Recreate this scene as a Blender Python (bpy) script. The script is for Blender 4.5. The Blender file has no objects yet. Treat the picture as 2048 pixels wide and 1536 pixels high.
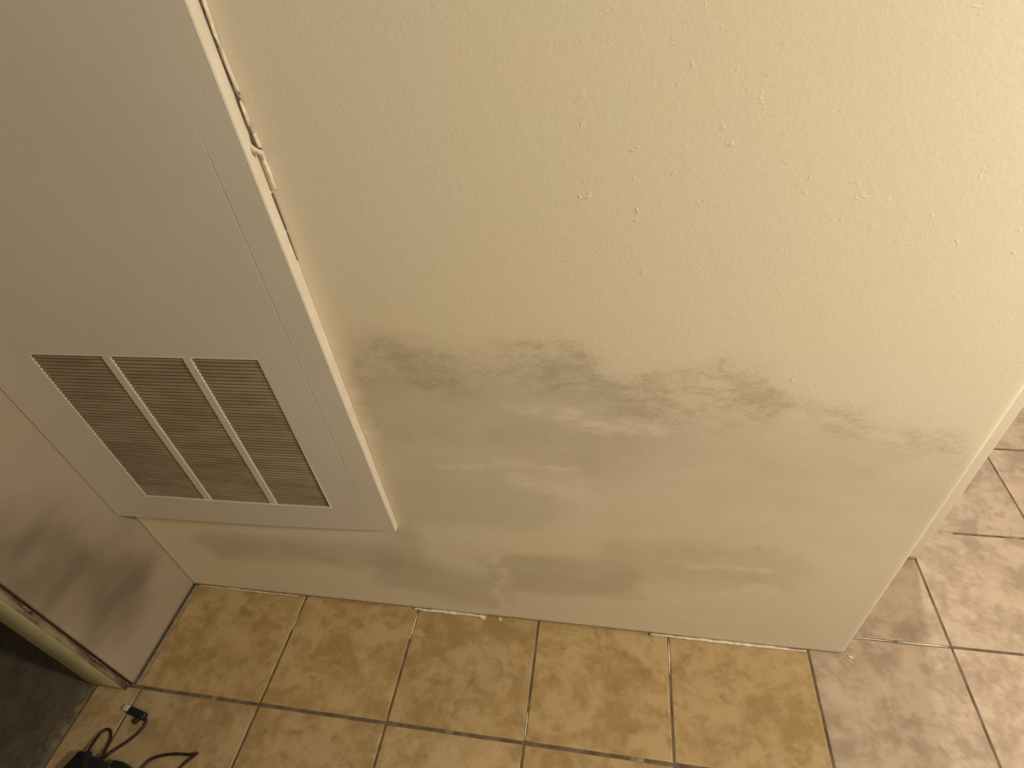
import bpy, bmesh, math, random
from mathutils import Vector, Matrix, noise as mn
random.seed(7)
C = bpy.context.scene.collection
SC = bpy.context.scene
# ------------------------------------------------------------ camera
CAM = Vector((1.06728, -0.37722, 1.35629))
rv = Vector((0.834512, 0.145716, 0.106486))
ROT = Matrix.Rotation(rv.length, 3, rv.normalized())
F = 1144.93
cam = bpy.data.cameras.new('camera')
cam.sensor_width = 36.0
cam.lens = 36.0 * F / 2048
cam.clip_start = 0.02
co = bpy.data.objects.new('camera', cam)
C.objects.link(co)
co.matrix_world = Matrix.Translation(CAM) @ ROT.to_4x4()
SC.camera = co
# ------------------------------------------------------------ view + world + lights
SC.view_settings.view_transform = 'Standard'
SC.view_settings.look = 'None'
SC.view_settings.gamma = 1
SC.view_settings.exposure = 0.0
w = bpy.data.worlds.new('world')
SC.world = w
w.use_nodes = True
w.node_tree.nodes['Background'].inputs[0].default_value = (1.0, .86, .66, 1)
w.node_tree.nodes['Background'].inputs[1].default_value = 0.05


def area(name, loc, target, size, power, col):
    l = bpy.data.lights.new(name, 'AREA')
    l.shape = 'DISK'
    l.size = size
    l.energy = power
    l.color = col
    o = bpy.data.objects.new(name, l)
    C.objects.link(o)
    o.location = loc
    o.rotation_euler = (Vector(target) - Vector(loc)).to_track_quat('-Z', 'Y').to_euler()
    return o


area('hall_lamp', (2.5, -0.35, 1.62), (1.0, 0.15, 0.6), 0.22, 29, (1.0, .93, .80))
area('rear_room_light', (2.22, 2.3, 2.2), (2.0, 0.3, 0.0), 0.22, 46, (1.0, .90, .83))
area('hall_fill_light', (1.3, -1.0, 2.40), (1.2, -0.6, 0.0), 0.5, 6, (1.0, .93, .80))  # unseen overhead fill light, has no fixture


# ------------------------------------------------------------ helpers
def ray(px, py):
    return ROT @ Vector(((px - 1024) / F, -(py - 768) / F, -1))


def on_y(px, py, y):
    d = ray(px, py)
    t = (y - CAM.y) / d.y
    return CAM + d * t


def on_z(px, py, z=0.0):
    d = ray(px, py)
    t = (z - CAM.z) / d.z
    return CAM + d * t


def on_x(px, py, x):
    d = ray(px, py)
    t = (x - CAM.x) / d.x
    return CAM + d * t


def link(name, me, mats, parent=None, smooth=False, kind=None, label=None, cat=None, group=None):
    o = bpy.data.objects.new(name, me)
    C.objects.link(o)
    if not isinstance(mats, (list, tuple)):
        mats = [mats]
    for m in mats:
        me.materials.append(m)
    if smooth:
        for p in me.polygons:
            p.use_smooth = True
    if parent:
        o.parent = parent
        o.matrix_parent_inverse = parent.matrix_world.inverted()
    if kind:
        o['kind'] = kind
    if label:
        o['label'] = label
    if cat:
        o['category'] = cat
    if group:
        o['group'] = group
    return o


def bmobj(name, bm, mats, parent=None, **k):
    bmesh.ops.recalc_face_normals(bm, faces=bm.faces[:])
    me = bpy.data.meshes.new(name)
    bm.to_mesh(me)
    bm.free()
    return link(name, me, mats, parent, **k)


def empty(name, loc, label, cat, rz=0):
    o = bpy.data.objects.new(name, None)
    C.objects.link(o)
    o.location = loc
    o.rotation_euler = (0, 0, rz)
    o.empty_display_size = .05
    o['label'] = label
    o['category'] = cat
    bpy.context.view_layer.update()
    return o


def box(bm, a, b, bev=0, seg=2, mat=0):
    vs = [bm.verts.new((x, y, z)) for x in (a[0], b[0]) for y in (a[1], b[1]) for z in (a[2], b[2])]
    q = [(0, 1, 3, 2), (4, 6, 7, 5), (0, 4, 5, 1), (2, 3, 7, 6), (0, 2, 6, 4), (1, 5, 7, 3)]
    fs = [bm.faces.new([vs[i] for i in f]) for f in q]
    for f in fs:
        f.material_index = mat
    if bev:
        es = list({e for f in fs for e in f.edges})
        bmesh.ops.bevel(bm, geom=es, offset=bev, segments=seg, affect='EDGES', profile=.5)
    return vs


def catmull(pts, n=8):
    P = [Vector(p) for p in pts]
    P = [P[0] * 2 - P[1]] + P + [P[-1] * 2 - P[-2]]
    out = []
    for i in range(1, len(P) - 2):
        a, b, c, d = P[i - 1:i + 3]
        for k in range(n):
            t = k / n
            out.append(.5 * ((2 * b) + (c - a) * t + (2 * a - 5 * b + 4 * c - d) * t * t + (3 * b - a - 3 * c + d) * t ** 3))
    out.append(P[-2])
    return out


def tube(bm, pts, rad, seg=8, n=8, smooth_path=True):
    path = catmull(pts, n) if smooth_path else [Vector(p) for p in pts]
    rings = []
    up = Vector((0, 0, 1))
    for i, p in enumerate(path):
        t = (path[min(i + 1, len(path) - 1)] - path[max(i - 1, 0)]).normalized()
        u = t.cross(up)
        if u.length < 1e-3:
            u = t.cross(Vector((1, 0, 0)))
        u.normalize()
        v = u.cross(t)
        r = rad(i / (len(path) - 1)) if callable(rad) else rad
        rings.append([bm.verts.new(p + (u * math.cos(a) + v * math.sin(a)) * r)
                      for a in [2 * math.pi * k / seg for k in range(seg)]])
    for a, b in zip(rings, rings[1:]):
        for k in range(seg):
            bm.faces.new((a[k], a[(k + 1) % seg], b[(k + 1) % seg], b[k]))
    bm.faces.new(rings[0][::-1])
    bm.faces.new(rings[-1])


# ------------------------------------------------------------ materials
class NT:
    def __init__(s, name):
        s.m = bpy.data.materials.new(name)
        s.m.use_nodes = True
        s.t = s.m.node_tree
        s.b = s.t.nodes['Principled BSDF']

    def n(s, kind, **k):
        nd = s.t.nodes.new(kind)
        for a, v in k.items():
            setattr(nd, a, v)
        return nd

    def put(s, sock, v):
        if hasattr(v, 'is_output'):
            s.t.links.new(v, sock)
        elif isinstance(v, (tuple, list)) and len(v) == 3 and sock.type == 'RGBA':
            sock.default_value = (*v, 1)
        else:
            sock.default_value = v

    def coord(s):
        return s.n('ShaderNodeTexCoord').outputs['Object']

    def scale(s, v, sc):
        m = s.n('ShaderNodeMapping')
        m.inputs['Scale'].default_value = sc
        s.put(m.inputs[0], v)
        return m.outputs[0]

    def noise(s, vec, sc, det=3, rough=.5, dist=0):
        x = s.n('ShaderNodeTexNoise')
        s.put(x.inputs['Vector'], vec)
        x.inputs['Scale'].default_value = sc
        x.inputs['Detail'].default_value = det
        x.inputs['Roughness'].default_value = rough
        x.inputs['Distortion'].default_value = dist
        return x.outputs['Fac']

    def attr(s, name, out='Fac'):
        return s.n('ShaderNodeAttribute', attribute_name=name).outputs[out]

    def math(s, op, a, b=0.0, c=None):
        x = s.n('ShaderNodeMath', operation=op)
        s.put(x.inputs[0], a)
        s.put(x.inputs[1], b)
        if c is not None:
            s.put(x.inputs[2], c)
        return x.outputs[0]

    def mr(s, v, a, b, c=0.0, d=1.0, smooth=True):
        x = s.n('ShaderNodeMapRange')
        if smooth:
            x.interpolation_type = 'SMOOTHSTEP'
        for i, q in enumerate((v, a, b, c, d)):
            s.put(x.inputs[i], q)
        return x.outputs[0]

    def mix(s, f, a, b, mode='MIX'):
        x = s.n('ShaderNodeMix', data_type='RGBA', blend_type=mode)
        s.put(x.inputs['Factor'], f)
        s.put(x.inputs['A'], a)
        s.put(x.inputs['B'], b)
        return x.outputs['Result']

    def bump(s, h, dist, strength=1.0, nrm=None):
        x = s.n('ShaderNodeBump')
        x.inputs['Distance'].default_value = dist
        x.inputs['Strength'].default_value = strength
        s.put(x.inputs['Height'], h)
        if nrm is not None:
            s.put(x.inputs['Normal'], nrm)
        return x.outputs[0]

    def out(s, col=None, rough=None, nrm=None, metal=None, spec=None):
        if col is not None:
            s.put(s.b.inputs['Base Color'], col)
        if rough is not None:
            s.put(s.b.inputs['Roughness'], rough)
        if nrm is not None:
            s.put(s.b.inputs['Normal'], nrm)
        if metal is not None:
            s.put(s.b.inputs['Metallic'], metal)
        if spec is not None:
            s.put(s.b.inputs['Specular IOR Level'], spec)
        return s.m


def wall_paint(name, base, knock=1.0, dk=1.0):
    m = NT(name)
    c = m.coord()
    # painter's hue drift
    hue = m.noise(c, 2.6, 2)
    col = m.mix(m.mr(hue, .35, .65), base, (base[0] * 1.0, base[1] * 1.015, base[2] * .93))
    hue2 = m.noise(c, 5.1, 2)
    col = m.mix(m.mr(hue2, .5, .72, 0, .35), col, (base[0] * 1.06, base[1] * .95, base[2] * .93))
    # smooth duller touch-up area; on the left wall, a painted shadow
    und = m.attr('dull')
    n1 = m.noise(m.scale(c, (1, 1, 1.8)), 9, 4 if dk == 1 else 1, .6)
    und2 = m.math('MULTIPLY', und, m.mr(n1, .25, .7, .6, 1.0))
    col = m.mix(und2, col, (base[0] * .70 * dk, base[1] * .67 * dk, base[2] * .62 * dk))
    # blotchy grime made of small streaks and dots
    g = m.attr('grime')
    ns = m.noise(m.scale(c, (1, 1, 1.9)), 105, 5, .70, .3)
    nb = m.noise(m.scale(c, (1, 1, 2.0)), 22, 4, .65)
    thr = m.math('SUBTRACT', .72, m.math('MULTIPLY', g, .34))
    sp = m.math('ADD', m.math('MULTIPLY', ns, .6), m.math('MULTIPLY', nb, .4))
    mask = m.mr(m.math('SUBTRACT', sp, thr), -.07, .13, 0, .42)
    mask = m.math('MULTIPLY', mask, m.mr(g, .02, .35))
    mask = m.math('ADD', mask, m.math('MULTIPLY', g, m.mr(nb, .3, .7, .14, .36)))
    col = m.mix(mask, col, (base[0] * .60, base[1] * .56, base[2] * .45))
    # pale rubbed patches
    p = m.attr('pale')
    pm = m.math('MULTIPLY', p, m.mr(m.noise(m.scale(c, (1, 1, 2.5)), 26, 5, .65), .38, .58, .15, 1))
    col = m.mix(m.math('MULTIPLY', pm, .95), col, (base[0] * 1.04, base[1] * 1.04, base[2] * 1.06))
    # orange peel + knock-down bumps
    fine = m.noise(m.scale(c, (1, 1, 1.25)), 230, 3, .55)
    mid = m.noise(c, 90, 2, .5)
    sm = m.math('SUBTRACT', 1.0, m.math('MULTIPLY', und, .55))
    sx = m.n('ShaderNodeSeparateXYZ')
    m.put(sx.inputs[0], c)
    dens = m.mr(m.math('ADD', sx.outputs[0], m.math('MULTIPLY', sx.outputs[2], .8)), 1.2, 2.6, .70, .60)
    blob = m.mr(m.math('SUBTRACT', m.noise(m.scale(c, (1, 1, 1.3)), 62, 3, .6, .5), dens), 0.0, .14)
    patch = m.mr(m.noise(c, 3.2, 1), .40, .62, .1, 1)
    h = m.math('ADD', m.math('MULTIPLY', fine, .45), m.math('MULTIPLY', mid, .5))
    h = m.math('ADD', h, m.math('MULTIPLY', m.math('MULTIPLY', blob, patch), .9 * knock))
    h = m.math('MULTIPLY', h, sm)
    nrm = m.bump(h, .0008, .6)
    return m.out(col, m.mr(fine, .3, .7, .50, .62), nrm, spec=.42)


WALL = (.70, .625, .495)
M_wall = wall_paint('tan_wall_paint', WALL)
M_side = wall_paint('shadow_tinted_wall_paint', (.34, .275, .20), .3, .68)  # left wall colour darkened to carry a soft cast shadow
M_plain = wall_paint('plain_wall_paint', WALL, .4)


def simple(name, col, rough=.5, metal=0.0, vary=.12, sc=40, bump=0.0, bsc=300, spec=.5):
    m = NT(name)
    c = m.coord()
    n = m.noise(c, sc, 4, .6)
    k = tuple(v * (1 - vary) for v in col)
    cc = m.mix(m.mr(n, .3, .7), k, col)
    nr = m.bump(m.noise(c, bsc, 3), bump) if bump else None
    return m.out(cc, rough, nr, metal, spec)


M_panel = simple('satin_grey_beige_paint', (.60, .56, .475), .42, vary=.05, sc=3, bump=.0002, bsc=420)
M_panelside = simple('cream_painted_edge', (.70, .62, .48), .5, vary=.10, sc=25, bump=.0004, bsc=160)
M_ceil = simple('ceiling_paint', (.72, .66, .55), .8, bump=.001, bsc=120)
M_jamb = simple('yellowed_cream_jamb_paint', (.50, .47, .27), .45, vary=.18, sc=14, bump=.0003, bsc=200)
M_dark = simple('dark_gap', (.03, .022, .014), .9)
M_slit = simple('shaded_brown_slit', (.15, .115, .07), .9)
M_caulk = simple('off_white_caulk', (.78, .69, .53), .55, vary=.3, sc=90, bump=.0006, bsc=300)
M_blk = simple('black_plastic', (.012, .013, .015), .42, vary=.3, sc=60, bump=.0003, bsc=700)
M_cord = simple('dark_maroon_cord', (.028, .010, .012), .5, vary=.4, sc=200)
M_met = simple('silver_connector_metal', (.80, .92, .98), .4, .55, .05)
M_cloth = simple('black_hook_strap', (.010, .012, .009), .95, vary=.4, sc=300, bump=.001, bsc=1500)


def grille_mat():
    m = NT('dusty_louvre_paint')
    c = m.coord()
    n = m.noise(m.scale(c, (1, 1, 5)), 7, 4, .6)
    n2 = m.noise(m.scale(c, (.15, 1, 1)), 150, 3, .6)
    f = m.math('ADD', m.math('MULTIPLY', n, .7), m.math('MULTIPLY', n2, .3))
    col = m.mix(m.mr(f, .36, .62), (.20, .155, .088), (.27, .22, .14))
    return m.out(col, .7)


M_grille = grille_mat()
M_filter = simple('dusty_grey_filter', (.22, .175, .11), .95, sc=60)


def trans_edge():
    m = NT('stained_crack_edge')
    c = m.coord()
    n = m.noise(m.scale(c, (1, 1, .35)), 40, 4, .65)
    return m.out(m.mix(m.mr(n, .4, .62), (.12, .075, .04), (.26, .20, .12)), .75)


M_crack = trans_edge()


def tile_mat():
    m = NT('mottled_ceramic_tile')
    v = m.attr('tuv', 'Vector')
    fam = m.attr('fam')
    tint = m.attr('tint')
    warp = m.noise(v, 9, 3, .6, .6)
    n1 = m.noise(v, 11, 5, .62, .35)
    n2 = m.noise(v, 34, 5, .66, .4)
    f = m.math('ADD', m.math('MULTIPLY', n1, .62), m.math('MULTIPLY', n2, .38))
    a = m.mr(f, .40, .59)
    ochre = m.mix(a, (.33, .215, .085), (.45, .32, .155))
    pink = m.mix(a, (.315, .235, .165), (.46, .355, .25))
    col = m.mix(fam, ochre, pink)
    lt = m.mr(warp, .52, .66)
    col = m.mix(m.math('MULTIPLY', lt, .4), col, m.mix(fam, (.50, .355, .17), (.52, .40, .285)))
    col = m.mix(m.mr(m.noise(v, 24, 3, .5), .60, .70, 0, .45), col, m.mix(fam, (.24, .15, .07), (.27, .19, .14)))
    col = m.mix(1.0, col, m.mix(tint, (.93, .93, .93), (1.07, 1.07, 1.07)), 'MULTIPLY')
    nr = m.bump(m.math('ADD', m.noise(v, 12, 3), m.math('MULTIPLY', m.noise(v, 160, 3), .15)), .0012, .6)
    return m.out(col, m.mr(n2, .3, .7, .34, .5), nr, spec=.35)


M_tile = tile_mat()


def grout_mat():
    m = NT('brown_grout')
    c = m.coord()
    n = m.noise(c, 22, 4, .6)
    p = m.noise(m.scale(c, (1, 1, 1)), 7.5, 3, .6)
    col = m.mix(m.mr(n, .35, .65), (.085, .058, .034), (.17, .125, .08))
    col = m.mix(m.mr(p, .60, .68, 0, .8), col, (.50, .42, .31))
    return m.out(col, .9, m.bump(m.noise(c, 400, 3), .0008))


M_grout = grout_mat()
M_pale = simple('pale_filler', (.36, .30, .19), .85, vary=.35, sc=60)


def carpet_mat():
    m = NT('dark_grey_brown_carpet')
    c = m.coord()
    n = m.noise(c, 600, 3, .7)
    n2 = m.noise(c, 12, 4, .6)
    col = m.mix(m.mr(n2, .35, .65), (.15, .125, .09), (.22, .19, .14))
    col = m.mix(m.mr(n, .35, .65, .0, .5), col, (.06, .052, .04))
    # tan fluff and grit where the pile meets the tile
    e = m.attr('edge')
    col = m.mix(m.math('MULTIPLY', e, m.mr(m.noise(c, 60, 4, .7), .42, .6)), col, (.25, .19, .13))
    return m.out(col, .98, m.bump(n, .004, .9), spec=.05)


M_carpet = carpet_mat()


# ------------------------------------------------------------ grime, and shade on the left wall, painted as data on wall meshes
def wc(px, py):
    p = on_y(px, py, YW)
    return p.x, p.z


def strokes(lst):
    return [(a, b, r, s, k) for (a, b, r, s, k) in lst]


def field(lst, x, z):
    v = 0
    q1, q2 = Vector((x * 9, z * 13, 1)), Vector((x * 34, z * 50, 8))
    x, z = (x + .040 * mn.noise(q1) + .014 * mn.noise(q2), z + .022 * mn.noise(q1 + Vector((0, 0, 5))) + .009 * mn.noise(q2 + Vector((0, 0, 5))))
    for (ax, az), (bx, bz), r, soft, k in lst:
        dx, dz = bx - ax, bz - az
        l2 = dx * dx + dz * dz or 1e-9
        t = min(1, max(0, ((x - ax) * dx + (z - az) * dz) / l2))
        d = math.hypot(x - ax - dx * t, (z - az - dz * t) * 1.0)
        u = 1 - (d - r * .6) / (soft * 1.45)
        u = min(1, max(0, u))
        u = u * u * (3 - 2 * u) * k
        v = v + u - v * u
    return v


YW = 0.2610
XW = 1.600
S = 0.305
GR = [(wc(735, 745), wc(860, 740), .028, .060, .62), (wc(860, 735), wc(1150, 725), .030, .050, .58),
      (wc(1130, 745), wc(1290, 800), .030, .045, .60), (wc(1290, 800), wc(1520, 775), .022, .045, .60),
      (wc(1440, 735), wc(1500, 765), .006, .03, .40), (wc(1200, 855), wc(1480, 850), .012, .035, .50),
      (wc(1500, 805), wc(1700, 845), .014, .035, .50), (wc(1680, 850), wc(1900, 890), .012, .035, .52),
      (wc(1860, 860), wc(1950, 940), .008, .03, .45), (wc(1370, 1095), wc(1510, 1105), .010, .03, .45),
      (wc(1230, 1110), wc(1500, 1160), .010, .04, .35),
      (wc(900, 1090), wc(990, 1095), .008, .03, .30), (wc(720, 780), wc(745, 860), .012, .03, .45)]
DU = [(wc(770, 740), wc(870, 760), .035, .06, .45), (wc(780, 830), wc(1150, 830), .050, .06, .50),
      (wc(900, 760), wc(1150, 770), .03, .05, .28), (wc(1150, 850), wc(1750, 920), .040, .06, .35),
      (wc(800, 900), wc(1200, 900), .05, .06, .45), (wc(1200, 930), wc(1850, 980), .04, .06, .30),
      (wc(800, 1000), wc(1050, 1010), .05, .07, .45),
      (wc(1030, 1150), wc(1220, 1160), .085, .035, .72), (wc(800, 1150), wc(960, 1180), .070, .04, .62),
      (wc(430, 1090), wc(760, 1115), .040, .04, .75), (wc(1240, 1120), wc(1540, 1150), .060, .05, .38),
      (wc(1300, 1030), wc(1800, 1050), .05, .08, .22), (wc(790, 1060), wc(830, 1130), .02, .05, .55)]
PA = [(wc(850, 924), wc(1150, 943), .002, .009, .9), (wc(1040, 962), wc(1160, 985), .008, .020, .8),
      (wc(870, 1062), wc(1000, 1080), .018, .03, .85), (wc(996, 1110), wc(1000, 1230), .008, .012, .85),
      (wc(1370, 1130), wc(1520, 1138), .004, .012, 1.0), (wc(1200, 1215), wc(1540, 1180), .008, .022, 1.0),
      (wc(430, 1150), wc(800, 1205), .010, .018, 1.0), (wc(800, 1205), wc(1680, 1300), .010, .020, 1.0),
      (wc(1060, 820), wc(1330, 862), .006, .020, .9), (wc(742, 850), wc(748, 872), .005, .012, .8),
      (wc(1180, 1245), wc(1480, 1240), .012, .02, .8), (wc(700, 780), wc(705, 830), .01, .02, .35),
      (wc(1120, 1050), wc(1350, 1070), .004, .02, .5), (wc(1560, 835), wc(1800, 870), .004, .012, .6)]


def wall_from_path(name, path, zs, mat, smooth=True, fields=None, wob=0.0, axis='x'):
    """one closed ring of plan points drawn up through the heights in zs"""
    bm = bmesh.new()
    la = {k: bm.verts.layers.float.new(k) for k in ('grime', 'dull', 'pale')}
    rows = []
    for z in zs:
        row = []
        for (x, y) in path:
            zz = z
            if z == zs[0]:
                zz = z + wob * mn.noise(Vector((x * 14, y * 14, 3.1)))
            v = bm.verts.new((x, y, zz))
            if fields:
                q = x if axis == 'x' else y
                for k in la:
                    v[la[k]] = field(fields.get(k, []), q, z) if z < 1.4 else 0
            row.append(v)
        rows.append(row)
    n = len(path)
    for a, b in zip(rows, rows[1:]):
        for i in range(n):
            j = (i + 1) % n
            bm.faces.new((a[i], a[j], b[j], b[i]))
    bm.faces.new(rows[0][::-1])
    bm.faces.new(rows[-1])
    me = bpy.data.meshes.new(name)
    bm.to_mesh(me)
    bm.free()
    o = link(name, me, mat, kind='structure')
    if smooth:
        for p in me.polygons:
            if abs(p.normal.z) < .5:
                p.use_smooth = True
    return o


def frange(a, b, st):
    n = max(1, round((b - a) / st))
    return [a + (b - a) * i / n for i in range(n + 1)]


CEIL = 2.44
zs = frange(.0068, 1.30, .008) + frange(1.35, CEIL, .15)
r = .011
path = [(x, YW) for x in frange(-.023, XW - r, .008)]
path += [(XW - r + r * math.sin(a), YW + r - r * math.cos(a)) for a in [math.pi / 2 * k / 5 for k in range(1, 6)]]
path += [(XW, .40), (XW, 0.5195), (1.30, 0.5195), (-.023, 0.5195)]
wall_back = wall_from_path('wall_back', path, zs, M_wall, fields=dict(grime=GR, dull=DU, pale=PA), wob=.0022)

# deeper wall behind the corner (its right edge is what shows)
path = [(x, .52) for x in frange(1.20, 1.834 - r, .05)]
path += [(1.834 - r + r * math.sin(a), .52 + r - r * math.cos(a)) for a in [math.pi / 2 * k / 5 for k in range(1, 6)]]
path += [(1.834, .64), (1.20, .64)]
wall_from_path('wall_rear', path, [.003, .02] + frange(.1, CEIL, .1), M_plain)

# left wall of the little alcove, with a soft cast shadow painted on
LG = [((.02, .02), (.06, .03), .004, .02, .30)]
LSHADE = [((.07, .42), (.12, .22), .045, .10, .95), ((.02, .60), (.06, .40), .03, .08, .55)]  # dark core of the painted shadow
LP = [((.25, .02), (.23, .16), .01, .03, .7), ((.05, .03), (.17, .03), .008, .02, .4)]
path = [(-.123, .0045), (-.040, .0045)] + [(-.023 - .004 * (1 - math.sin(a)), .0045 + .004 * (1 - math.cos(a))) for a in [math.pi / 2 * k / 3 for k in range(4)]]
path += [(-.023, y) for y in frange(.016, .2605, .008)] + [(-.024, 3.40), (-.123, 3.40)]
zs2 = frange(.0035, 1.2, .010) + frange(1.3, CEIL, .2)
wall_left = wall_from_path('wall_left', path, zs2, M_side, fields=dict(grime=LG, dull=LSHADE, pale=LP), wob=.0015, axis='y')

# remaining shell of hall and rooms
bm = bmesh.new()
box(bm, (-.123, -2.1, .003), (-.023, -.86, CEIL))
box(bm, (-.123, -.86, 2.03), (-.023, .0, CEIL))
bmobj('wall_doorway', bm, M_plain, kind='structure')
for nm, a, b in (('wall_right', (3.4, -2.1, 0), (3.5, 3.5, CEIL)), ('wall_front', (-2.5, -2.2, 0), (3.5, -2.1, CEIL)),
                 ('wall_far', (-2.5, 3.4, 0), (3.5, 3.5, CEIL)), ('wall_far_left', (-2.6, -2.2, 0), (-2.5, 3.5, CEIL))):
    bm = bmesh.new()
    box(bm, a, b)
    bmobj(nm, bm, M_plain, kind='structure')
bm = bmesh.new()
box(bm, (-2.6, -2.2, CEIL), (3.5, 3.5, CEIL + .1))
bmobj('ceiling', bm, M_ceil, kind='structure')

# ------------------------------------------------------------ floor: grout bed + bevelled tiles, one mesh
bm = bmesh.new()
tu = bm.loops.layers.float_vector.new('tuv')
fa = bm.loops.layers.float.new('fam')
ti = bm.loops.layers.float.new('tint')
box(bm, (-.114, -2.1, -.05), (3.4, 3.4, -.0016), mat=1)
XCUT = -.115
rt = random.Random(11)


def tile(i, j):
    gx, gy = .0022, .0026
    x0, x1, y0, y1 = i * S + gx, (i + 1) * S - gx, j * S + gy, (j + 1) * S - gy
    if j == 0:
        y0 += .0008
    if j == -1:
        y1 -= .0008
    x0 = max(x0, XCUT)
    if i == -1 and j >= 0:
        return
    if i == 0 and j >= 0:
        x0 = -.0100
    if x1 - x0 < .01 or y1 < -2.1:
        return
    fam = 1.0 if (i >= 5 or j >= 1) else 0.0
    if i < 1 and j < 0:
        fam = .25
    elif i < 3 and j < 0:
        fam = .15
    fam += rt.uniform(-.05, .05) if fam < .9 else 0
    tn = rt.random()
    off = Vector((rt.uniform(0, 40), rt.uniform(0, 40), rt.uniform(0, 40)))
    # outline with small chips, then a soft pressed edge
    prof = [(0.0, -.004), (0.0, -.0014), (.0006, -.0004), (.0018, 0.0), (.004, .0002)]
    N = 14
    base = []
    for k in range(N):
        base.append((x0 + (x1 - x0) * k / N, y0, 0, 1))
    for k in range(N):
        base.append((x1, y0 + (y1 - y0) * k / N, -1, 0))
    for k in range(N):
        base.append((x1 - (x1 - x0) * k / N, y1, 0, -1))
    for k in range(N):
        base.append((x0, y1 - (y1 - y0) * k / N, 1, 0))
    cx, cy = (x0 + x1) / 2, (y0 + y1) / 2
    rings = []
    for ins, z in prof:
        ring = []
        for q, (x, y, nx, ny) in enumerate(base):
            wv = .0005 * mn.noise(Vector((x * 60, y * 60, off.x)))
            sx = (x - cx) * (1 - 2 * ins / (x1 - x0)) + cx + nx * abs(wv)
            sy = (y - cy) * (1 - 2 * ins / (y1 - y0)) + cy + ny * abs(wv)
            ring.append(bm.verts.new((sx, sy, z)))
        rings.append(ring)
    fs = []
    L = len(base)
    for a, b in zip(rings, rings[1:]):
        for k in range(L):
            f = bm.faces.new((a[k], a[(k + 1) % L], b[(k + 1) % L], b[k]))
            f.smooth = True
            fs.append(f)
    fs.append(bm.faces.new(rings[-1]))
    for f in fs:
        for lp in f.loops:
            lp[tu] = lp.vert.co + off
            lp[fa] = fam
            lp[ti] = tn


for i in range(-1, 11):
    for j in range(-7, 11):
        tile(i, j)
box(bm, (-.0195, .004, -.0014), (-.0095, .262, -.0002), mat=2)
bmobj('floor', bm, [M_tile, M_grout, M_pale], kind='structure')

# ------------------------------------------------------------ carpet seen through the doorway
bm = bmesh.new()
ed = bm.verts.layers.float.new('edge')
xs = [-2.5, -2.0, -1.4] + frange(-1.0, -.30, .03) + frange(-.295, -.1175, .004)
ys = [-2.1, -1.6, -1.2] + frange(-.95, .9, .006) + [1.2, 2.0, 3.4]
grid = []
for x in xs:
    row = []
    for y in ys:
        k = (x + .30) / .18
        z = .007 + .0022 * mn.noise(Vector((x * 140, y * 140, 0))) + .0012 * mn.noise(Vector((x * 30, y * 30, 5)))
        xx = x
        if x == xs[-1]:
            z = -.001
        elif x == xs[-2]:
            z -= .003
        if x > -.15:
            xx = x + (x + .15) / .03 * .006 * (mn.noise(Vector((y * 45, 1, 0))) + .5 * mn.noise(Vector((y * 160, 2, 0))))
        v = bm.verts.new((xx, y, z))
        v[ed] = max(0, min(1, (x + .17) / .04)) if y < .02 else 0
        row.append(v)
    grid.append(row)
for a, b in zip(grid, grid[1:]):
    for k in range(len(ys) - 1):
        f = bm.faces.new((a[k], b[k], b[k + 1], a[k + 1]))
        f.smooth = True
bmobj('carpet', bm, M_carpet, kind='stuff', label='dark grey brown carpet beyond the doorway, lower left of photo', cat='carpet')
bm = bmesh.new()
box(bm, (-2.5, -2.1, -.05), (-.114, 3.4, -.002))
bmobj('floor_side_room', bm, M_grout, kind='structure')

# ------------------------------------------------------------ door jamb on the end of the left wall
jr = empty('door_1', (-.076, -.005, 0), 'yellowed cream painted door jamb on the end of the left wall', 'door jamb')
jr['kind'] = 'structure'
bm = bmesh.new()
N = 90
rows = []
for k in range(N + 1):
    z = .003 + 2.02 * k / N
    w1 = .0012 * mn.noise(Vector((0, 0, z * 18)))
    w2 = .0022 * mn.noise(Vector((7, 0, z * 11))) + .001 * mn.noise(Vector((7, 3, z * 40)))
    X1 = -.0335 + w1
    X0 = -.128 + w2
    pts = [(X0, .0025), (X0, -.0095), (X0 + .003, -.0115), (X1 - .002, -.0115), (X1, -.009), (X1, .0025)]
    rows.append([bm.verts.new((a, b, z)) for a, b in pts])
for a, b in zip(rows, rows[1:]):
    for k in range(6):
        f = bm.faces.new((a[k], a[(k + 1) % 6], b[(k + 1) % 6], b[k]))
        f.smooth = True
        if k in (3, 4):
            f.material_index = 1
bm.faces.new(rows[0][::-1])
bm.faces.new(rows[-1])
bmobj('jamb_board', bm, [M_jamb, M_crack], jr)
# ragged stained filler lying in the crack, broken into lengths
bm = bmesh.new()
for z0, z1 in ((.004, .035), (.12, .175), (.36, .40), (.47, .60)):
    pts = [(-.0300 + .001 * mn.noise(Vector((z * 50, 1, 1))), -.0015 + .001 * mn.noise(Vector((z * 70, 4, 1))), z)
           for z in frange(z0, z1, .008)]
    tube(bm, pts, lambda t: .0032 * (.35 + .65 * math.sin(math.pi * min(1, max(0, t)))), 7, 2)
bmobj('crack_filler', bm, M_crack, jr, smooth=True)
bm = bmesh.new()
box(bm, (-.036, .0027, .003), (-.0275, .0044, 2.0))
bmobj('crack_backing', bm, M_dark, jr)

# ------------------------------------------------------------ return-air access panel with its grille
ap = empty('access_panel', (.31, YW, .355), 'flat grey beige access panel with a three-section vent grille, fixed to the wall', 'access panel')
PX0, PX1, PZ1 = -.0215, .6398, 2.02


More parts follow.
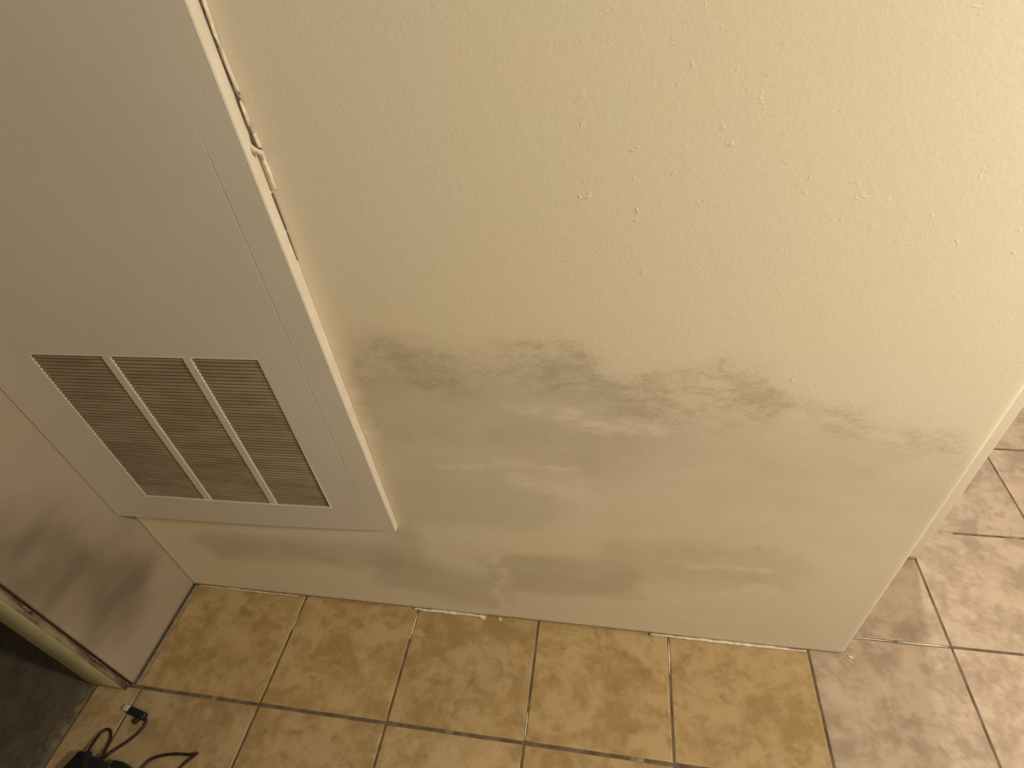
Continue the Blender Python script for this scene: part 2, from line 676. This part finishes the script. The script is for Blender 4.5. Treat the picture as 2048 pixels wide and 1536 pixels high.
def pfy(x, z):
    """front face depth: the board bows in at its lower right corner"""
    u = max(0, min(1, (x - .25) / .39))
    v = max(0, min(1, (1.0 - z) / .64))
    return .2335 + .0062 * max(0, x) / .64 + .0075 * u * u * v ** 1.5


GX0, GX1, GZ0, GZ1 = .1020, .5230, .4420, .8270


def pzb(x):
    return .354 + .010 * (x - PX0) / (PX1 - PX0)


cols = sorted(set([PX0, PX0 + .0012, PX1 - .0018, PX1 - .0005, GX0, GX1, .5898, .5904, .5911, .5917] +
                  frange(PX0 + .02, GX0, .03)[:-1] + frange(GX0, GX1, .04) + frange(GX1, .585, .03) + [.61, .63]))
zrow = sorted(set([0.0, .002] + [GZ0, GZ1] + frange(.40, GZ0, .02) + frange(GZ0, GZ1, .05) + frange(GZ1, 1.3, .06) + frange(1.35, PZ1, .12)))
bm = bmesh.new()
G = {}
for a, x in enumerate(cols):
    for b, z in enumerate(zrow):
        zz = pzb(x) + z if z < .01 else z
        y = pfy(x, zz)
        if x in (PX0, PX1 - .0005) or z == 0.0:
            y += .0012
        if x in (.5904, .5911) and .44 < zz < 1.15:
            y += .0016
        if x == PX1 - .0005:
            x_ = PX1
        else:
            x_ = x
        x_ += .0006 * mn.noise(Vector((3, 3, zz * 9))) if x > .62 else 0
        G[a, b] = bm.verts.new((x_, y, zz))
for a in range(len(cols) - 1):
    for b in range(len(zrow) - 1):
        if GX0 - 1e-6 <= cols[a] and cols[a + 1] <= GX1 + 1e-6 and GZ0 - 1e-6 <= zrow[b] and zrow[b + 1] <= GZ1 + 1e-6:
            continue
        bm.faces.new((G[a, b], G[a + 1, b], G[a + 1, b + 1], G[a, b + 1]))
# outer edges back to the wall, and lips round the grille hole
A, B = len(cols) - 1, len(zrow) - 1


def skirt(keys, dy, mat, absy=None):
    prev = None
    for k in keys:
        v = G[k]
        n = bm.verts.new((v.co.x, absy if absy else v.co.y + dy, v.co.z))
        if prev:
            f = bm.faces.new((prev[0], v, n, prev[1]))
            f.material_index = mat
        prev = (v, n)


skirt([(A, b) for b in range(B + 1)], 0, 1, YW - .0004)
skirt([(0, b) for b in range(B + 1)], 0, 1, YW - .0004)
skirt([(a, 0) for a in range(A + 1)], 0, 0, YW - .0004)
skirt([(a, B) for a in range(A + 1)], 0, 1, YW - .0004)
ia, ib = [cols.index(min(cols, key=lambda q: abs(q - g))) for g in (GX0, GX1)]
ja, jb = [zrow.index(min(zrow, key=lambda q: abs(q - g))) for g in (GZ0, GZ1)]
skirt([(a, ja) for a in range(ia, ib + 1)], .012, 0)
skirt([(a, jb) for a in range(ia, ib + 1)], .012, 0)
skirt([(ia, b) for b in range(ja, jb + 1)], .012, 0)
skirt([(ib, b) for b in range(ja, jb + 1)], .012, 0)
bmobj('panel_board', bm, [M_panel, M_panelside], ap)

# grille: rolled frame lip, two dividers, three banks of pressed louvres
gy = lambda x, z: pfy(x, z)
fr = bmesh.new()
lw = .0035
for x in (GX0, GX1):
    s = 1 if x == GX0 else -1
    xa, xb = sorted((x, x + s * .0015))
    box(fr, (xa, .2400, GZ0), (xb, .2500, GZ1))
pv = []
for zc, hh, pr in ((GZ0 - .001, .004, .0022), (GZ1 + .001, .0022, .0008)):
    pts = [(x, gy(x, zc) - .0002, zc) for x in frange(GX0 - .001, GX1 + .001, .02)]
    tube(fr, pts, pr, 8, 1)
frame = bmobj('vent_grille', fr, M_panel, ap)
for (xa, xb) in ((.2405, .2580), (.3895, .4060)):
    bm = bmesh.new()
    N = 50
    P = []
    for k in range(N + 1):
        z = GZ0 + (GZ1 - GZ0) * k / N
        y = gy((xa + xb) / 2, z)
        P.append([bm.verts.new(q + (z,)) for q in ((xa, y + .010), (xa, y + .0012), (xa + .0015, y + .0001), (xb - .0015, y + .0001), (xb, y + .0012), (xb, y + .010))])
    for a, b in zip(P, P[1:]):
        for k in range(5):
            bm.faces.new((a[k], a[k + 1], b[k + 1], b[k]))
    bmobj('divider_bar', bm, M_panel, frame)
pitch = (GZ1 - GZ0) / 50
for (xa, xb) in ((GX0, .2405), (.2580, .3895), (.4060, GX1)):
    bm = bmesh.new()
    for k in range(50):
        zt = GZ1 - .0006 - pitch * k
        N = 6
        a_ = []
        for q in range(N + 1):
            x = xa + (xb - xa) * q / N
            y = gy(x, zt)
            e = 0 if 0 < q < N else .0005
            # pressed blade: outer lip low, running up and back, slightly dipped at its ends
            sec = [(y + .0004 + e, zt - .0056), (y + .0014 + e, zt - .0047), (y + .0062, zt - .0004), (y + .0070, zt - .0008),
                   (y + .0020 + e, zt - .0064), (y + .0006 + e, zt - .0068)]
            a_.append([bm.verts.new((x, yy, zz)) for yy, zz in sec])
        for u, v in zip(a_, a_[1:]):
            for c in range(6):
                bm.faces.new((u[c], u[(c + 1) % 6], v[(c + 1) % 6], v[c]))
        bm.faces.new(a_[0])
        bm.faces.new(a_[-1][::-1])
    bmobj('louvre_bank', bm, M_grille, frame)
bm = bmesh.new()
box(bm, (GX0 - .002, .2520, GZ0 - .002), (GX1 + .002, .2540, GZ1 + .002))
bmobj('air_filter', bm, M_filter, ap)

# ------------------------------------------------------------ caulk and flakes along the panel edge
def bead(name, pts, rad, mat, label, cat, n=4, seg=7, group=None):
    bm = bmesh.new()
    tube(bm, pts, rad, seg, n)
    o = bmobj(name, bm, mat, smooth=True, label=label, cat=cat, group=group)
    return o


def wob(pts, amp, seed, fr_=40):
    out = []
    for p in pts:
        p = Vector(p)
        out.append(p + Vector((mn.noise(p * fr_ + Vector((seed, 0, 0))), mn.noise(p * fr_ + Vector((0, seed, 0))) * .3,
                               mn.noise(p * fr_ + Vector((0, 0, seed))))) * amp)
    return out


# caulk line pulled away from the wall above, leaving a thin dark slit, and a short double line below it
ed = lambda z, dx, dy=0: (PX1 + dx, YW - .0015 + dy, z)
bm = bmesh.new()
tube(bm, wob([ed(z, .0052) for z in frange(1.165, 2.0, .04)], .0012, 3), .0022, 7, 3)
tube(bm, wob([ed(z, .0058 + .0015 * math.sin((z - 1.09) * 40)) for z in frange(1.090, 1.158, .01)], .001, 9), .0026, 7, 3)
bmobj('caulk_bead', bm, M_caulk, smooth=True, label='cracked cream caulk line along the upper right edge of the access panel', cat='caulk')
bm = bmesh.new()
tube(bm, wob([ed(z, .0022 if z > 1.17 else .0026, -.0001) for z in frange(1.155, 2.0, .04)], .0004, 5), .0011, 6, 2)
tube(bm, wob([ed(z, .0012) for z in frange(.99, 1.085, .015)], .0004, 6), lambda t: .0004 + .0009 * t, 6, 2)
tube(bm, [ed(1.158, .0045, -.001), ed(1.150, .0045, -.0012), ed(1.140, .0032, -.001)], lambda t: .0003 + .0022 * math.sin(math.pi * t), 7, 4)
bmobj('crack_tube_1', bm, M_slit, smooth=True, kind='structure')  # dark tubes added to stand in for the shaded open crack
# curled flake of peeling caulk
c0 = on_y(503, 293, YW - .004)
bm = bmesh.new()
rows = []
for k in range(9):
    t = k / 8
    a = t * 2.2
    cpos = Vector((c0.x - .006 + .019 * t, YW - .0014 - .0085 * math.sin(a), c0.z + .006 - .013 * t))
    wdt = .0052 * (1 - .35 * t)
    d = Vector((.5, 0, .86)) * wdt
    rows.append([bm.verts.new(cpos - d), bm.verts.new(cpos + Vector((0, -.0006, 0))), bm.verts.new(cpos + d)])
for a, b in zip(rows, rows[1:]):
    for k in range(2):
        bm.faces.new((a[k], a[k + 1], b[k + 1], b[k]))
fl = bmobj('paint_flake', bm, M_caulk, smooth=True, label='small curled white flake of caulk peeling off beside the panel edge', cat='paint flake')
so = fl.modifiers.new('thick', 'SOLIDIFY')
so.thickness = .0009

# ------------------------------------------------------------ caulk remains along the wall base
def base_run(px0, py0, px1, py1, rad, seed, lift=.0030, out=.0018):
    a, b = on_z(px0, py0).x, on_z(px1, py1).x
    pts = [(x, YW - out, lift) for x in frange(a, b, .015)]
    pts = wob(pts, rad * .8, seed)
    for p in pts:
        p.z = max(p.z, rad * .35)
    k = len(pts)
    return pts, (lambda t: rad * (.55 + .45 * math.sin(math.pi * min(1, max(0, t)))) * (.75 + .5 * abs(mn.noise(Vector((t * k * .7, seed, 0))))))


runs = [((826, 1224), (972, 1242), .0050, 'pale caulk strip at the wall base below the panel corner, ending in a torn chip'),
        ((1300, 1276), (1612, 1303), .0046, 'long ragged off-white caulk strip at the right half of the wall base'),
        ((405, 1160), (600, 1186), .0024, 'faint caulk strip at the wall base in the left corner')]
for k, (a, b, rad, lb) in enumerate(runs):
    pts, rf = base_run(*a, *b, rad, 3 + k * 7)
    o = bead('caulk_strip', pts, rf, M_caulk, lb, 'caulk', 3, group=None)
# torn chips lying on the tile
for (px, py, s_, lb) in ((962, 1243, .0085, 'torn white caulk chip on the tile at the wall base'),
                         (998, 1246, .0055, 'smaller white caulk crumb to the right of the torn chip'),
                         (1699, 1306, .0050, 'white caulk crumb at the foot of the right wall corner')):
    p = on_z(px, py, .002)
    bm = bmesh.new()
    bmesh.ops.create_icosphere(bm, subdivisions=3, radius=1)
    for v in bm.verts:
        v.co *= 1 + .45 * mn.noise(v.co * 1.7 + Vector((px, 0, 0)))
        v.co = Vector((v.co.x * s_ * 1.2, v.co.y * s_ * .55, v.co.z * s_ * .28 + s_ * .25))
        v.co.z = max(v.co.z, .0004)
        v.co.rotate(Matrix.Rotation(-.5, 3, 'Z'))
        v.co += Vector((p.x, YW - .0035, .0002))
    bmobj('caulk_chip', bm, M_caulk, smooth=True, label=lb, cat='caulk chip')
# residue in the grout beside the wall corner and at two tile joints
def smear(ax, ay, bx, by, wd, lb):
    a, b = Vector((ax, ay, -.0010)), Vector((bx, by, -.0010))
    pts = wob([a.lerp(b, t / 8) for t in range(9)], .0005, ax * 50)
    for p in pts:
        p.z = -.0010
    bead('grout_residue', pts, lambda t: wd * (.4 + .6 * math.sin(math.pi * min(1, max(0, t)))), M_caulk, lb, 'grout residue', 3)


smear(1.607, S, 1.715, S, .0013, 'thin pale residue line in the grout right of the wall corner')
smear(1.720, S, 1.825, S, .0020, 'white smear of residue in the grout near the right tile crossing')
smear(4 * S, .248, 4 * S, .175, .0020, 'white residue at the top of the grout joint under the wall middle')
smear(2 * S, .250, 2 * S, .185, .0022, 'pale residue at the grout joint under the panel corner')
smear(3 * S, .060, 3 * S, .004, .0017, 'pale residue in the grout just above the lower middle tile crossing')

# ------------------------------------------------------------ black adapter with cords and a small plug
ad0 = on_z(215, 1560, 0)
ad = empty('power_adapter', (ad0.x, ad0.y, 0), 'black power adapter with looped maroon cord lying on the tile at lower left', 'power adapter')
H = .030


def slab(pxs, z0, z1, name, mat, bev):
    bm = bmesh.new()
    top = [on_z(x, y, z1) for x, y in pxs]
    vt = [bm.verts.new((p.x, p.y, z1)) for p in top]
    vb = [bm.verts.new((p.x, p.y, z0)) for p in top]
    n = len(vt)
    bm.faces.new(vt)
    bm.faces.new(vb[::-1])
    for i in range(n):
        bm.faces.new((vt[i], vb[i], vb[(i + 1) % n], vt[(i + 1) % n]))
    bmesh.ops.recalc_face_normals(bm, faces=bm.faces[:])
    bmesh.ops.bevel(bm, geom=bm.edges[:], offset=bev, segments=3, affect='EDGES', profile=.5)
    return bmobj(name, bm, mat, ad, smooth=True)


slab([(158, 1499), (222, 1527), (170, 1640), (62, 1600)], .0005, H, 'adapter_body', M_blk, .005)
slab([(226, 1518), (246, 1523), (300, 1560), (262, 1640), (190, 1600)], .0005, .022, 'adapter_prong_block', M_blk, .004)
slab([(172, 1500), (184, 1503), (150, 1610), (136, 1606)], H - .001, H + .0025, 'hook_strap', M_cloth, .0008)
g0 = lambda x, y, z=.0026: tuple(on_z(x, y, z))
bm = bmesh.new()
tube(bm, [g0(172, 1515, .018), g0(180, 1496, .014), g0(196, 1472, .007), g0(208, 1461, .0035), g0(218, 1459), g0(222, 1468), g0(218, 1485, .004),
          g0(210, 1500, .008), g0(203, 1514, .015)], .0030, 8, 8)
bmobj('cord', bm, M_cord, ad, smooth=True)
bm = bmesh.new()
tube(bm, [g0(205, 1520, .018), g0(214, 1511, .009), g0(232, 1498, .004), g0(256, 1482), g0(276, 1466), g0(288, 1452), g0(292, 1440, .004), g0(287, 1432, .006)], .0030, 8, 8)
bmobj('cord', bm, M_cord, ad, smooth=True)
bm = bmesh.new()
tube(bm, [g0(268, 1560, .012), g0(286, 1534, .006), g0(302, 1519, .004), g0(325, 1511), g0(352, 1508), g0(376, 1509), g0(388, 1508), g0(394, 1506.5),
          g0(388, 1512), g0(376, 1521), g0(358, 1538), g0(345, 1560)], .0030, 8, 8)
bmobj('cord', bm, M_cord, ad, smooth=True)


def rodbox(p, q, wdt, h, zc, name, mat, parent, bev):
    a, b = Vector(p), Vector(q)
    d = b - a
    d.z = 0
    L = d.length
    bm = bmesh.new()
    box(bm, (0, -wdt / 2, -h / 2), (L, wdt / 2, h / 2), bev, 3)
    rot = Matrix.Rotation(math.atan2(d.y, d.x), 4, 'Z')
    bm.transform(Matrix.Translation((a.x, a.y, zc)) @ rot)
    return bmobj(name, bm, mat, parent, smooth=True)


pl = rodbox(g0(259, 1419, .007), g0(290, 1434, .007), .0155, .011, .0062, 'plug_shell', M_blk, ad, .0024)
rodbox(g0(286, 1427, .007), g0(266, 1446, .007), .0105, .010, .0056, 'plug_strain_relief', M_blk, pl, .003)
rodbox(g0(249, 1414, .007), g0(261, 1419, .007), .0120, .0080, .0062, 'metal_tip', M_met, pl, .001)
